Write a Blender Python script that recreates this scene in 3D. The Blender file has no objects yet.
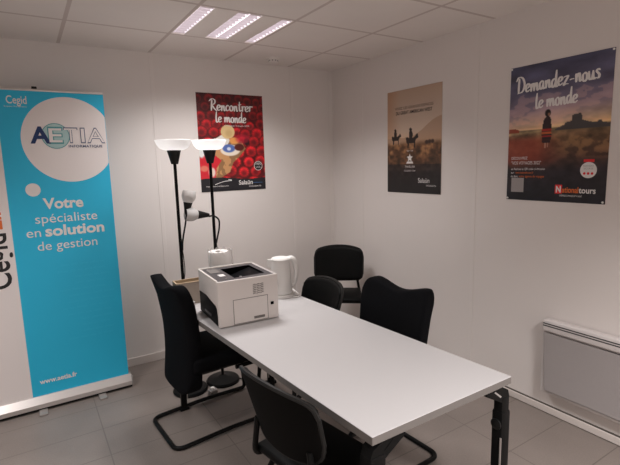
import bpy, bmesh, math, random
import numpy as np
from mathutils import Vector, Matrix

random.seed(7)
scene = bpy.context.scene
COL = scene.collection
PI = math.pi

# ---------------------------------------------------------------- materials
def lin(c):
    return tuple((v / 12.92) if v <= 0.04045 else ((v + 0.055) / 1.055) ** 2.4 for v in c)
def rgb(r, g, b):
    return lin((r / 255, g / 255, b / 255))

def new_mat(name):
    m = bpy.data.materials.new(name)
    m.use_nodes = True
    nt = m.node_tree
    return m, nt, nt.nodes['Principled BSDF']

def mat(name, col, rough=0.5, metal=0.0, spec=0.5, noise=0.0, nscale=40, bump=0.0, bscale=200, emit=None, estr=0, trans=0, alpha=1, coat=0):
    m, nt, b = new_mat(name)
    b.inputs['Base Color'].default_value = (*col, 1)
    b.inputs['Roughness'].default_value = rough
    b.inputs['Metallic'].default_value = metal
    b.inputs['Specular IOR Level'].default_value = spec
    b.inputs['Coat Weight'].default_value = coat
    if trans: b.inputs['Transmission Weight'].default_value = trans
    if alpha < 1: b.inputs['Alpha'].default_value = alpha
    if emit:
        b.inputs['Emission Color'].default_value = (*emit, 1)
        b.inputs['Emission Strength'].default_value = estr
    tc = nt.nodes.new('ShaderNodeTexCoord')
    if noise:
        n = nt.nodes.new('ShaderNodeTexNoise'); n.inputs['Scale'].default_value = nscale; n.inputs['Detail'].default_value = 4
        nt.links.new(tc.outputs['Object'], n.inputs['Vector'])
        mr = nt.nodes.new('ShaderNodeMapRange')
        mr.inputs['To Min'].default_value = 1 - noise; mr.inputs['To Max'].default_value = 1 + noise
        nt.links.new(n.outputs['Fac'], mr.inputs['Value'])
        mx = nt.nodes.new('ShaderNodeMix'); mx.data_type = 'RGBA'; mx.blend_type = 'MULTIPLY'
        mx.inputs['Factor'].default_value = 1
        mx.inputs['A'].default_value = (*col, 1)
        cb = nt.nodes.new('ShaderNodeCombineColor')
        for k in range(3): nt.links.new(mr.outputs['Result'], cb.inputs[k])
        nt.links.new(cb.outputs['Color'], mx.inputs['B'])
        nt.links.new(mx.outputs['Result'], b.inputs['Base Color'])
    if bump:
        n2 = nt.nodes.new('ShaderNodeTexNoise'); n2.inputs['Scale'].default_value = bscale; n2.inputs['Detail'].default_value = 3
        nt.links.new(tc.outputs['Object'], n2.inputs['Vector'])
        bp = nt.nodes.new('ShaderNodeBump'); bp.inputs['Strength'].default_value = bump; bp.inputs['Distance'].default_value = 0.002
        nt.links.new(n2.outputs['Fac'], bp.inputs['Height'])
        nt.links.new(bp.outputs['Normal'], b.inputs['Normal'])
    return m

def paint_mat(name, rough=0.35):
    m, nt, b = new_mat(name)
    a = nt.nodes.new('ShaderNodeVertexColor'); a.layer_name = 'paint'
    nt.links.new(a.outputs['Color'], b.inputs['Base Color'])
    b.inputs['Roughness'].default_value = rough
    return m

def math_node(nt, op, a, b=None, c=None):
    n = nt.nodes.new('ShaderNodeMath'); n.operation = op
    for i, v in enumerate((a, b, c)):
        if v is None: continue
        if isinstance(v, (int, float)): n.inputs[i].default_value = v
        else: nt.links.new(v, n.inputs[i])
    return n.outputs[0]

def grid_mat(name, col, line_col, px, py, offx, offy, w, rough, noise=0.06, nscale=3.0, mottle=None, bump=0.0):
    """rectangular tile grid with line joints, in world metres"""
    m, nt, b = new_mat(name)
    tc = nt.nodes.new('ShaderNodeTexCoord')
    sp = nt.nodes.new('ShaderNodeSeparateXYZ')
    nt.links.new(tc.outputs['Object'], sp.inputs[0])
    def line(o, period, off):
        t = math_node(nt, 'ADD', o, -off)
        t = math_node(nt, 'DIVIDE', t, period)
        t = math_node(nt, 'FRACT', t)
        t = math_node(nt, 'SUBTRACT', t, 0.5)
        t = math_node(nt, 'ABSOLUTE', t)
        return math_node(nt, 'GREATER_THAN', t, 0.5 - w / period / 2)
    L = math_node(nt, 'MAXIMUM', line(sp.outputs[0], px, offx), line(sp.outputs[1], py, offy))
    n = nt.nodes.new('ShaderNodeTexNoise'); n.inputs['Scale'].default_value = nscale; n.inputs['Detail'].default_value = 5
    nt.links.new(tc.outputs['Object'], n.inputs['Vector'])
    n2 = nt.nodes.new('ShaderNodeTexNoise'); n2.inputs['Scale'].default_value = nscale * 60; n2.inputs['Detail'].default_value = 2
    nt.links.new(tc.outputs['Object'], n2.inputs['Vector'])
    s = math_node(nt, 'ADD', n.outputs['Fac'], math_node(nt, 'MULTIPLY', n2.outputs['Fac'], 0.5))
    mr = nt.nodes.new('ShaderNodeMapRange'); mr.inputs['From Min'].default_value = 0.4; mr.inputs['From Max'].default_value = 1.1
    mr.inputs['To Min'].default_value = 1 - noise; mr.inputs['To Max'].default_value = 1 + noise
    nt.links.new(s, mr.inputs['Value'])
    cb = nt.nodes.new('ShaderNodeCombineColor')
    for k in range(3): nt.links.new(mr.outputs['Result'], cb.inputs[k])
    mx0 = nt.nodes.new('ShaderNodeMix'); mx0.data_type = 'RGBA'; mx0.blend_type = 'MULTIPLY'; mx0.inputs['Factor'].default_value = 1
    mx0.inputs['A'].default_value = (*col, 1)
    nt.links.new(cb.outputs['Color'], mx0.inputs['B'])
    mx = nt.nodes.new('ShaderNodeMix'); mx.data_type = 'RGBA'
    nt.links.new(L, mx.inputs['Factor'])
    nt.links.new(mx0.outputs['Result'], mx.inputs['A'])
    mx.inputs['B'].default_value = (*line_col, 1)
    nt.links.new(mx.outputs['Result'], b.inputs['Base Color'])
    b.inputs['Roughness'].default_value = rough
    if bump:
        bp = nt.nodes.new('ShaderNodeBump'); bp.inputs['Strength'].default_value = bump; bp.inputs['Distance'].default_value = 0.003
        h = math_node(nt, 'SUBTRACT', n2.outputs['Fac'], L)
        nt.links.new(h, bp.inputs['Height']); nt.links.new(bp.outputs['Normal'], b.inputs['Normal'])
    return m

H = 2.408
GX, GY = -0.478, -0.558          # ceiling grid origin
M = {}
M['wall'] = mat('wall_paint', (0.77, 0.72, 0.69), 0.55, noise=0.02, nscale=2.5)
M['seam'] = mat('wall_joint_strip', (0.78, 0.73, 0.70), 0.5)
M['skirting'] = mat('skirting_white', (0.66, 0.60, 0.56), 0.45)
M['skirt_shadow'] = mat('skirting_painted_shadow', (0.10, 0.085, 0.075), 0.8)  # shadow tone for the painted line over the right skirting
M['ceiling'] = grid_mat('ceiling_tiles', (0.80, 0.74, 0.70), (0.60, 0.52, 0.485), 0.6, 0.6, GX, GY, 0.022, 0.9, 0.03, 4)
M['floor'] = grid_mat('floor_tiles', (0.225, 0.19, 0.17), (0.155, 0.13, 0.115), 0.6, 0.3, -0.52, -0.22, 0.006, 0.42, 0.22, 2.2, bump=0.15)
M['black_plastic'] = mat('black_plastic', (0.007, 0.007, 0.007), 0.42, spec=0.25)
M['black_shell'] = mat('black_chair_shell', (0.0045, 0.0042, 0.004), 0.65, spec=0.05, bump=0.2, bscale=500)
M['black_vinyl'] = mat('black_vinyl', (0.004, 0.004, 0.004), 0.5, spec=0.09, bump=0.15, bscale=400)
M['black_fabric'] = mat('black_fabric', (0.0042, 0.0044, 0.0055), 0.85, spec=0.08, noise=0.3, nscale=300, bump=0.5, bscale=700)
M['black_metal'] = mat('black_metal', (0.005, 0.005, 0.005), 0.45, spec=0.12)
M['trim_edge'] = mat('grey_edge_trim', (0.014, 0.0135, 0.013), 0.5, spec=.2)
M['chrome'] = mat('chrome', (0.6, 0.6, 0.6), 0.2, metal=1)
M['tabletop'] = mat('tabletop_laminate', (0.535, 0.52, 0.52), 0.45, spec=.3, noise=0.012, nscale=60)
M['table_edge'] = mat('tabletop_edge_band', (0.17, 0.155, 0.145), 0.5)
M['printer'] = mat('printer_grey_plastic', (0.72, 0.67, 0.64), 0.45)
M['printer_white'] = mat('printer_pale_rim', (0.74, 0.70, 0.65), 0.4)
M['printer_line'] = mat('printer_panel_gap', (0.16, 0.145, 0.135), 0.7)
M['printer_dark'] = mat('printer_charcoal', (0.055, 0.053, 0.058), 0.4)
M['printer_black'] = mat('printer_black', (0.003, 0.003, 0.004), 0.5, spec=0.06)
M['white_plastic'] = mat('white_plastic', (0.80, 0.785, 0.76), 0.3)
M['paper_white'] = mat('paper_white', (0.80, 0.775, 0.75), 0.9, bump=0.3, bscale=150)
M['grey_plastic'] = mat('grey_plastic', (0.33, 0.31, 0.30), 0.45)
M['wood'] = mat('box_plywood', (0.50, 0.37, 0.24), 0.6, noise=0.2, nscale=25)
M['cardboard'] = mat('box_front_board', (0.36, 0.30, 0.25), 0.75, noise=0.1, nscale=20)
M['rad_white'] = mat('radiator_white', (0.70, 0.655, 0.64), 0.35)
M['rad_grey'] = mat('radiator_front_grey', (0.37, 0.34, 0.335), 0.5, noise=0.04, nscale=90)
M['rad_dark'] = mat('radiator_slot', (0.03, 0.03, 0.03), 0.6)
M['silver'] = mat('brushed_aluminium', (0.58, 0.54, 0.52), 0.35, metal=0.6)
M['foot_grey'] = mat('banner_foot_grey', (0.36, 0.33, 0.31), 0.4, metal=0.4)
M['cyan'] = mat('banner_cyan', rgb(34, 184, 224), 0.45, noise=0.02, nscale=8)
M['cyan_faint'] = mat('banner_cyan_pale', rgb(40, 187, 226), 0.45)
M['banner_white'] = mat('banner_white', (0.80, 0.745, 0.73), 0.45)
M['ink_white'] = mat('ink_white', (0.80, 0.77, 0.75), 0.5)
M['ink_grey'] = mat('ink_grey', (0.34, 0.31, 0.30), 0.5)
M['ink_black'] = mat('ink_black', (0.012, 0.011, 0.012), 0.5)
M['ink_navy'] = mat('ink_navy', rgb(20, 50, 100), 0.5)
M['ink_slate'] = mat('ink_slate', rgb(70, 84, 120), 0.5)
M['ink_teal'] = mat('ink_pale_teal', rgb(170, 200, 200), 0.5)
M['ink_tealline'] = mat('ink_teal_outline', rgb(80, 150, 155), 0.5)
M['ink_orange'] = mat('ink_orange', rgb(225, 110, 45), 0.5)
M['ink_red'] = mat('ink_red', rgb(225, 40, 45), 0.5)
M['ink_brown'] = mat('ink_dark_brown', rgb(62, 42, 36), 0.5)
M['ink_blue'] = mat('ink_blue', rgb(70, 110, 160), 0.5)
M['paper'] = mat('poster_paper', (0.7, 0.66, 0.62), 0.5)
M['picture'] = paint_mat('poster_print', 0.38)
M['lum_white'] = mat('luminaire_white', (0.84, 0.78, 0.74), 0.6)
M['lum_glow'] = mat('luminaire_reflector', (0.8, 0.78, 0.8), 0.4, emit=(1.0, 0.90, 0.96), estr=0.80)
M['lum_tube'] = mat('fluorescent_tube', (0.9, 0.9, 0.9), 0.4, emit=(1.0, 0.93, 0.97), estr=1.5)
M['lum_blade'] = mat('louvre_blade', (0.62, 0.57, 0.59), 0.4)

def translucent(name, col, fac, rough=0.5):
    m = bpy.data.materials.new(name); m.use_nodes = True
    nt = m.node_tree; nt.nodes.clear()
    o = nt.nodes.new('ShaderNodeOutputMaterial')
    d = nt.nodes.new('ShaderNodeBsdfPrincipled'); d.inputs['Base Color'].default_value = (*col, 1); d.inputs['Roughness'].default_value = rough
    t = nt.nodes.new('ShaderNodeBsdfTranslucent'); t.inputs['Color'].default_value = (*col, 1)
    mx = nt.nodes.new('ShaderNodeMixShader'); mx.inputs[0].default_value = fac
    nt.links.new(d.outputs[0], mx.inputs[1]); nt.links.new(t.outputs[0], mx.inputs[2]); nt.links.new(mx.outputs[0], o.inputs[0])
    return m
M['shade'] = translucent('frosted_shade', (0.88, 0.87, 0.86), 0.5)
M['bowl'] = translucent('lamp_bowl_white', (0.93, 0.925, 0.92), 0.5)
def film(name):
    m = bpy.data.materials.new(name); m.use_nodes = True
    nt = m.node_tree; nt.nodes.clear()
    o = nt.nodes.new('ShaderNodeOutputMaterial')
    g = nt.nodes.new('ShaderNodeBsdfPrincipled'); g.inputs['Base Color'].default_value = (0.75, 0.72, 0.7, 1); g.inputs['Roughness'].default_value = 0.15
    t = nt.nodes.new('ShaderNodeBsdfTransparent')
    mx = nt.nodes.new('ShaderNodeMixShader'); mx.inputs[0].default_value = 0.35
    nt.links.new(t.outputs[0], mx.inputs[1]); nt.links.new(g.outputs[0], mx.inputs[2]); nt.links.new(mx.outputs[0], o.inputs[0])
    return m
M['film'] = film('clear_plastic_film')

# ---------------------------------------------------------------- object helpers
def thing(name, label, cat, loc=(0, 0, 0), rz=0, group=None):
    o = bpy.data.objects.new(name, None); COL.objects.link(o)
    o.location = loc; o.rotation_euler = (0, 0, rz); o.empty_display_size = 0.05
    o['label'] = label; o['category'] = cat
    if group: o['group'] = group
    return o
def tag(o, label, cat, group=None):
    o['label'] = label; o['category'] = cat
    if group: o['group'] = group
    return o
def obj(name, bm, m, parent=None, smooth=True, label=None, angle=35):
    me = bpy.data.meshes.new(name)
    bmesh.ops.recalc_face_normals(bm, faces=bm.faces[:])
    bm.to_mesh(me); bm.free()
    mats = m if isinstance(m, (list, tuple)) else [m]
    for x in mats: me.materials.append(x)
    if smooth:
        for p in me.polygons: p.use_smooth = True
        try: me.set_sharp_from_angle(angle=math.radians(angle))
        except Exception: pass
    o = bpy.data.objects.new(name, me); COL.objects.link(o)
    if parent: o.parent = parent
    if label: o['label'] = label
    return o
def struct(name, bm, m, smooth=False):
    o = obj(name, bm, m, None, smooth); o['kind'] = 'structure'; return o
def dup(root, loc, rz, label, group):
    r = root.copy(); COL.objects.link(r); r.location = loc; r.rotation_euler = (0, 0, rz)
    r['label'] = label; r['group'] = group
    for ch in list(root.children):
        c = ch.copy(); COL.objects.link(c); c.parent = r
        for g in list(ch.children):
            d = g.copy(); COL.objects.link(d); d.parent = c
    return r

def B(): return bmesh.new()
def box(bm, x0, x1, y0, y1, z0, z1, bev=0.0, seg=2, mi=0):
    r = bmesh.ops.create_cube(bm, size=1)
    vs = r['verts']
    for v in vs:
        v.co = Vector((x0 + (v.co.x + .5) * (x1 - x0), y0 + (v.co.y + .5) * (y1 - y0), z0 + (v.co.z + .5) * (z1 - z0)))
    fs = list({f for v in vs for f in v.link_faces})
    for f in fs: f.material_index = mi
    if bev > 0:
        es = list({e for v in vs for e in v.link_edges})
        bmesh.ops.bevel(bm, geom=es, offset=bev, segments=seg, profile=0.5, affect='EDGES')
    return bm
def quad(bm, pts, mi=0):
    f = bm.faces.new([bm.verts.new(p) for p in pts]); f.material_index = mi; return f
def prism(bm, pts, vec, mi=0):
    """extruded polygon: pts 3d list, vec extrusion"""
    vec = Vector(vec)
    a = [bm.verts.new(p) for p in pts]; b = [bm.verts.new(Vector(p) + vec) for p in pts]
    n = len(pts)
    fs = [bm.faces.new(a[::-1]), bm.faces.new(b)]
    for i in range(n): fs.append(bm.faces.new((a[i], a[(i + 1) % n], b[(i + 1) % n], b[i])))
    for f in fs: f.material_index = mi
    return bm
def catmull(pts, k=6):
    P = [Vector(p) for p in pts]
    P = [P[0] * 2 - P[1]] + P + [P[-1] * 2 - P[-2]]
    out = []
    for i in range(1, len(P) - 2):
        a, b, c, d = P[i - 1:i + 3]
        for j in range(k):
            t = j / k
            out.append(0.5 * ((2 * b) + (c - a) * t + (2 * a - 5 * b + 4 * c - d) * t * t + (3 * b - a - 3 * c + d) * t ** 3))
    out.append(P[-2]); return out
def fillet(pts, r, k=5):
    P = [Vector(p) for p in pts]; out = [P[0]]
    for i in range(1, len(P) - 1):
        a, b, c = P[i - 1:i + 2]
        d1 = (a - b); d2 = (c - b); rr = min(r, d1.length * .49, d2.length * .49)
        s = b + d1.normalized() * rr; e = b + d2.normalized() * rr
        for j in range(k + 1):
            t = j / k; out.append(s * (1 - t) ** 2 + b * 2 * t * (1 - t) + e * t * t)
    out.append(P[-1]); return out
def tube(bm, pts, r, n=10, caps=True):
    P = [Vector(p) for p in pts]
    rs = r if isinstance(r, (list, tuple)) else [r] * len(P)
    rings = []; up = None
    for i, p in enumerate(P):
        t = (P[min(i + 1, len(P) - 1)] - P[max(i - 1, 0)]).normalized()
        if up is None:
            up = Vector((0, 0, 1)) if abs(t.z) < .9 else Vector((1, 0, 0))
        s = t.cross(up).normalized(); up = s.cross(t).normalized()
        rings.append([bm.verts.new(p + (s * math.cos(2 * PI * k / n) + up * math.sin(2 * PI * k / n)) * rs[i]) for k in range(n)])
    for a, b in zip(rings, rings[1:]):
        for k in range(n): bm.faces.new((a[k], a[(k + 1) % n], b[(k + 1) % n], b[k]))
    if caps: bm.faces.new(rings[0][::-1]); bm.faces.new(rings[-1])
    return bm
def lathe(bm, prof, c=(0, 0, 0), n=32, mat4=None, mi=0):
    """prof list of (r,z)"""
    rings = []
    for r, z in prof:
        if r < 1e-6:
            v = Vector((0, 0, z)); v = (mat4 @ v) if mat4 else v
            rings.append([bm.verts.new(v + Vector(c))])
        else:
            ring = []
            for k in range(n):
                v = Vector((r * math.cos(2 * PI * k / n), r * math.sin(2 * PI * k / n), z)); v = (mat4 @ v) if mat4 else v
                ring.append(bm.verts.new(v + Vector(c)))
            rings.append(ring)
    for a, b in zip(rings, rings[1:]):
        for k in range(n):
            k2 = (k + 1) % n
            if len(a) == 1 and len(b) == 1: continue
            if len(a) == 1: f = bm.faces.new((a[0], b[k], b[k2]))
            elif len(b) == 1: f = bm.faces.new((a[k], a[k2], b[0]))
            else: f = bm.faces.new((a[k], a[k2], b[k2], b[k]))
            f.material_index = mi
    return bm
def shell(bm, cf, th, ns=28, nt=20):
    """thick curved slab; cf(s,t) centre point, th(s,t) thickness along local x"""
    F = []; Bk = []
    for j in range(nt + 1):
        fr = []; br = []
        for i in range(ns + 1):
            s = -1 + 2 * i / ns; t = j / nt
            c = Vector(cf(s, t)); h = th(s, t) / 2
            fr.append(bm.verts.new(c + Vector((h, 0, 0)))); br.append(bm.verts.new(c - Vector((h, 0, 0))))
        F.append(fr); Bk.append(br)
    for j in range(nt):
        for i in range(ns):
            bm.faces.new((F[j][i], F[j][i + 1], F[j + 1][i + 1], F[j + 1][i]))
            bm.faces.new((Bk[j][i + 1], Bk[j][i], Bk[j + 1][i], Bk[j + 1][i + 1]))
    for j in range(nt):
        bm.faces.new((F[j][0], F[j + 1][0], Bk[j + 1][0], Bk[j][0])); bm.faces.new((F[j + 1][ns], F[j][ns], Bk[j][ns], Bk[j + 1][ns]))
    for i in range(ns):
        bm.faces.new((F[0][i + 1], F[0][i], Bk[0][i], Bk[0][i + 1])); bm.faces.new((F[nt][i], F[nt][i + 1], Bk[nt][i + 1], Bk[nt][i]))
    return bm
def disc(bm, c, r, n, fx, mi=0):
    vs = [bm.verts.new(fx(c[0] + r * math.cos(2 * PI * k / n), c[1] + r * math.sin(2 * PI * k / n))) for k in range(n)]
    f = bm.faces.new(vs); f.material_index = mi
def ring2(bm, c, r0, r1, n, fx, mi=0):
    a = [bm.verts.new(fx(c[0] + r0 * math.cos(2 * PI * k / n), c[1] + r0 * math.sin(2 * PI * k / n))) for k in range(n)]
    b = [bm.verts.new(fx(c[0] + r1 * math.cos(2 * PI * k / n), c[1] + r1 * math.sin(2 * PI * k / n))) for k in range(n)]
    for k in range(n):
        f = bm.faces.new((a[k], a[(k + 1) % n], b[(k + 1) % n], b[k])); f.material_index = mi

# ---------------------------------------------------------------- lettering
def text_polys(s, offset=0.0, shear=0.0, spacing=1.0):
    cu = bpy.data.curves.new('letters', 'FONT'); cu.body = s; cu.offset = offset; cu.shear = shear; cu.space_character = spacing
    cu.resolution_u = 4
    o = bpy.data.objects.new('letters', cu); COL.objects.link(o)
    bpy.context.view_layer.update()
    me = bpy.data.meshes.new_from_object(o.evaluated_get(bpy.context.evaluated_depsgraph_get()))
    V = [(v.co.x, v.co.y) for v in me.vertices]; F = [tuple(p.vertices) for p in me.polygons]
    bpy.data.objects.remove(o); bpy.data.curves.remove(cu); bpy.data.meshes.remove(me)
    return V, F
def put_text(bm, s, x, y, width, fx, height=None, mi=0, offset=0.0, shear=0.0, rot=0.0, center=False, spacing=1.0):
    """baseline-left at (x,y) in the sheet's plane; scaled to the given width; height = size of the tall letters"""
    V, F = text_polys(s, offset, shear, spacing)
    if not V: return
    xs = [v[0] for v in V]; x0, x1 = min(xs), max(xs)
    k = width / (x1 - x0)
    ky = k if height is None else height / 0.70
    c, sn = math.cos(rot), math.sin(rot)
    sh = -width / 2 if center else 0
    vs = []
    for a, b in V:
        p = (a - x0) * k + sh; q = b * ky
        vs.append(bm.verts.new(fx(x + p * c - q * sn, y + p * sn + q * c)))
    for f in F:
        try: bm.faces.new([vs[i] for i in f]).material_index = mi
        except ValueError: pass

BR = {  # brush letters: advance, strokes
 'e': (.31, [[(.03,.2),(.18,.26),(.26,.39),(.18,.5),(.07,.4),(.03,.18),(.12,.01),(.3,.13)]]),
 'n': (.37, [[(.05,.5),(.07,.25),(.06,0)],[(.07,.15),(.15,.44),(.24,.46),(.25,.2),(.28,.03),(.36,.1)]]),
 'c': (.29, [[(.26,.41),(.18,.5),(.06,.36),(.04,.15),(.12,.01),(.28,.13)]]),
 'o': (.33, [[(.16,.5),(.05,.36),(.05,.12),(.15,0),(.26,.14),(.26,.38),(.16,.5),(.24,.46)]]),
 't': (.28, [[(.14,.85),(.11,.3),(.13,.05),(.2,.02),(.27,.12)],[(0,.55),(.28,.62)]]),
 'r': (.28, [[(.05,.5),(.07,.25),(.06,0)],[(.07,.2),(.14,.45),(.26,.47),(.27,.38)]]),
 'l': (.23, [[(.12,1.0),(.07,.5),(.07,.08),(.14,.01),(.23,.13)]]),
 'm': (.56, [[(.05,.5),(.07,.25),(.06,0)],[(.07,.15),(.15,.44),(.23,.46),(.25,.2),(.25,0)],[(.26,.15),(.34,.44),(.42,.46),(.44,.2),(.47,.03),(.55,.1)]]),
 'd': (.39, [[(.27,.42),(.17,.5),(.05,.34),(.05,.1),(.13,.01),(.22,.14),(.28,.42)],[(.32,1.0),(.28,.45),(.28,.08),(.33,.01),(.39,.08)]]),
 'a': (.37, [[(.26,.42),(.17,.5),(.05,.34),(.05,.1),(.13,.01),(.22,.14),(.27,.45)],[(.27,.5),(.26,.1),(.31,.01),(.37,.09)]]),
 'z': (.33, [[(.03,.45),(.15,.49),(.28,.47),(.03,.02),(.16,.05),(.32,.03)]]),
 'u': (.37, [[(.04,.5),(.05,.12),(.13,.01),(.22,.12),(.26,.5)],[(.26,.5),(.26,.08),(.31,.01),(.37,.1)]]),
 's': (.29, [[(.25,.43),(.15,.51),(.07,.4),(.2,.2),(.16,.02),(.02,.06)]]),
 '-': (.34, [[(.04,.24),(.18,.27),(.3,.26)]]),
 ' ': (.2, []),
 'D': (.56, [[(.16,.95),(.12,.5),(.1,.0)],[(-.04,.78),(.12,1.02),(.38,.92),(.5,.5),(.36,.1),(.02,.0)]]),
 'R': (.5, [[(.16,.95),(.12,.5),(.08,-.02)],[(-.06,.8),(.16,1.02),(.38,.9),(.34,.62),(.12,.47)],[(.16,.48),(.3,.2),(.5,-.02)]]),
}
def brush(bm, s, x, y, width, height, fx, wt=1.0, rot=0.0, mi=0):
    adv = sum(BR[c][0] for c in s); k = width / adv; ky = height
    cx = 0; c0, s0 = math.cos(rot), math.sin(rot)
    o_ = fx(0, 0); nrm = (fx(1, 0) - o_).cross(fx(0, 1) - o_); lift = 0
    for ci, ch in enumerate(s):
        a, st = BR[ch]
        jig = 0.02 * math.sin(ci * 2.3)
        for pl in st:
            lift += 1
            P = catmull([(px, py, 0) for px, py in pl], 5)
            L = []; R = []
            for i, p in enumerate(P):
                t = (P[min(i + 1, len(P) - 1)] - P[max(i - 1, 0)]).normalized()
                w = (0.020 + 0.040 * abs(t.y)) * wt
                e = min(i, len(P) - 1 - i) / max(1, len(P) - 1)
                w *= 0.6 + 0.4 * min(1, e * 6)
                n = Vector((-t.y, t.x, 0)) * w
                for arr, q in ((L, p + n), (R, p - n)):
                    qx = (cx + q.x) * k; qy = (q.y + jig) * ky
                    arr.append(bm.verts.new(fx(x + qx * c0 - qy * s0, y + qx * s0 + qy * c0) + nrm * (lift % 6 * 5e-5 + i * 2e-6)))
            for i in range(len(P) - 1):
                bm.faces.new((L[i], L[i + 1], R[i + 1], R[i])).material_index = mi
        cx += a

# ---------------------------------------------------------------- noise / painted sheets
rng = np.random.default_rng(5)
def vnoise(u, v, sx, sy, seed=0):
    r = np.random.default_rng(seed); g = r.random((int(sy) + 3, int(sx) + 3))
    x = u * sx; y = v * sy; i = np.floor(x).astype(int); j = np.floor(y).astype(int)
    fx_ = x - i; fy_ = y - j; fx_ = fx_ * fx_ * (3 - 2 * fx_); fy_ = fy_ * fy_ * (3 - 2 * fy_)
    i = np.clip(i, 0, int(sx) + 1); j = np.clip(j, 0, int(sy) + 1)
    return (g[j, i] * (1 - fx_) + g[j, i + 1] * fx_) * (1 - fy_) + (g[j + 1, i] * (1 - fx_) + g[j + 1, i + 1] * fx_) * fy_
def fbm(u, v, s, seed=0, asp=1.0):
    return sum(vnoise(u, v, s * 2 ** k, s * asp * 2 ** k, seed + k) / 2 ** (k + 1) for k in range(4)) / 0.9375
def painted(name, w, h, nx, ny, fn, fx, parent):
    """fn(u,v)->rgb 0..1 display values; sheet from (0,0) top-left to (w,-h)"""
    U, V = np.meshgrid(np.linspace(0, 1, nx), np.linspace(0, 1, ny))
    C = np.clip(fn(U, V), 0, 1)
    C = np.where(C <= 0.04045, C / 12.92, ((C + 0.055) / 1.055) ** 2.4)
    verts = [fx(U[j, i] * w, -V[j, i] * h) for j in range(ny) for i in range(nx)]
    faces = [(j * nx + i, (j + 1) * nx + i, (j + 1) * nx + i + 1, j * nx + i + 1) for j in range(ny - 1) for i in range(nx - 1)]
    me = bpy.data.meshes.new(name); me.from_pydata([tuple(v) for v in verts], [], faces)
    ca = me.color_attributes.new('paint', 'FLOAT_COLOR', 'POINT')
    flat = np.ones((nx * ny, 4), dtype=np.float32); flat[:, :3] = C.reshape(-1, 3)
    ca.data.foreach_set('color', flat.ravel())
    me.materials.append(M['picture'])
    o = bpy.data.objects.new(name, me); COL.objects.link(o); o.parent = parent
    return o
def mix(a, b, m): return a * (1 - m[..., None]) + np.asarray(b) / 255.0 * m[..., None]
def sm(x, a, b): t = np.clip((x - a) / (b - a), 0, 1); return t * t * (3 - 2 * t)
def grad(v, stops):
    out = np.zeros(v.shape + (3,))
    xs = [s[0] for s in stops]
    for k in range(3): out[..., k] = np.interp(v, xs, [s[1][k] / 255 for s in stops])
    return out
def poly_mask(U, V, pts):
    inside = np.zeros(U.shape, bool); n = len(pts)
    for i in range(n):
        x0, y0 = pts[i]; x1, y1 = pts[(i + 1) % n]
        cond = ((y0 > V) != (y1 > V))
        xi = (x1 - x0) * (V - y0) / ((y1 - y0) if y1 != y0 else 1e-9) + x0
        inside ^= cond & (U < xi)
    return inside.astype(float)
def ell(U, V, cu, cv, ru, rv, soft=0.12):
    d = np.sqrt(((U - cu) / ru) ** 2 + ((V - cv) / rv) ** 2)
    return 1 - sm(d, 1 - soft, 1 + soft)

# ================================================================ THE ROOM
XL, YF = -4.7, -5.4
def wallbox(name, *a):
    bm = B(); box(bm, *a); return struct(name, bm, M['wall'])
wallbox('wall_back', XL - .1, .1, 0, .1, 0, H + .1)
wallbox('wall_right', 0, .1, YF - .1, 0, 0, H + .1)
wallbox('wall_left', XL - .1, XL, YF - .1, 0, 0, H + .1)
wallbox('wall_front', XL, 0, YF - .1, YF, 0, H + .1)
bm = B(); box(bm, XL - .1, .1, YF - .1, .1, -.1, 0); struct('floor', bm, M['floor'])
# ceiling with the opening of the recessed luminaire
FX0, FX1, FY0, FY1 = GX - 1.2 + .008, GX - .6 - .008, GY - .6 + .008, GY - .008
bm = B()
for (x0, x1, y0, y1) in ((XL, FX0, YF, 0), (FX1, 0, YF, 0), (FX0, FX1, YF, FY0), (FX0, FX1, FY1, 0)):
    box(bm, x0, x1, y0, y1, H, H + .02)
struct('ceiling', bm, M['ceiling'])
bm = B(); box(bm, XL, 0, YF, 0, H + .1, H + .14); struct('ceiling', bm, M['wall'])
# skirting
bm = B(); box(bm, XL, -.012, -.012, 0, 0, .066, .003); struct('baseboard_back', bm, M['skirting'])
bm = B(); box(bm, -.014, 0, YF, -.0, .004, .046, .003); struct('baseboard_right', bm, M['skirting'])
bm = B(); box(bm, -.006, 0, YF, 0, .046, .054, 0); struct('trim_1', bm, M['skirt_shadow'])  # thin dark strip painted in as the shadow along the skirting top
# corner cover and panel joints
bm = B(); box(bm, -.05, 0, -.006, 0, .066, H, .002); box(bm, -.006, 0, -.02, 0, .06, H, .002); struct('trim_2', bm, M['seam'])
n = 3
for x in (-.45, -1.67, -2.89):
    bm = B(); box(bm, x - .014, x + .014, -.003, 0, .066, H, .001); struct('trim_%d' % n, bm, M['seam']); n += 1
for y in (-.44, -1.64, -2.86):
    bm = B(); box(bm, -.003, 0, y - .014, y + .014, .056, H, .001); struct('trim_%d' % n, bm, M['seam']); n += 1

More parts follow.
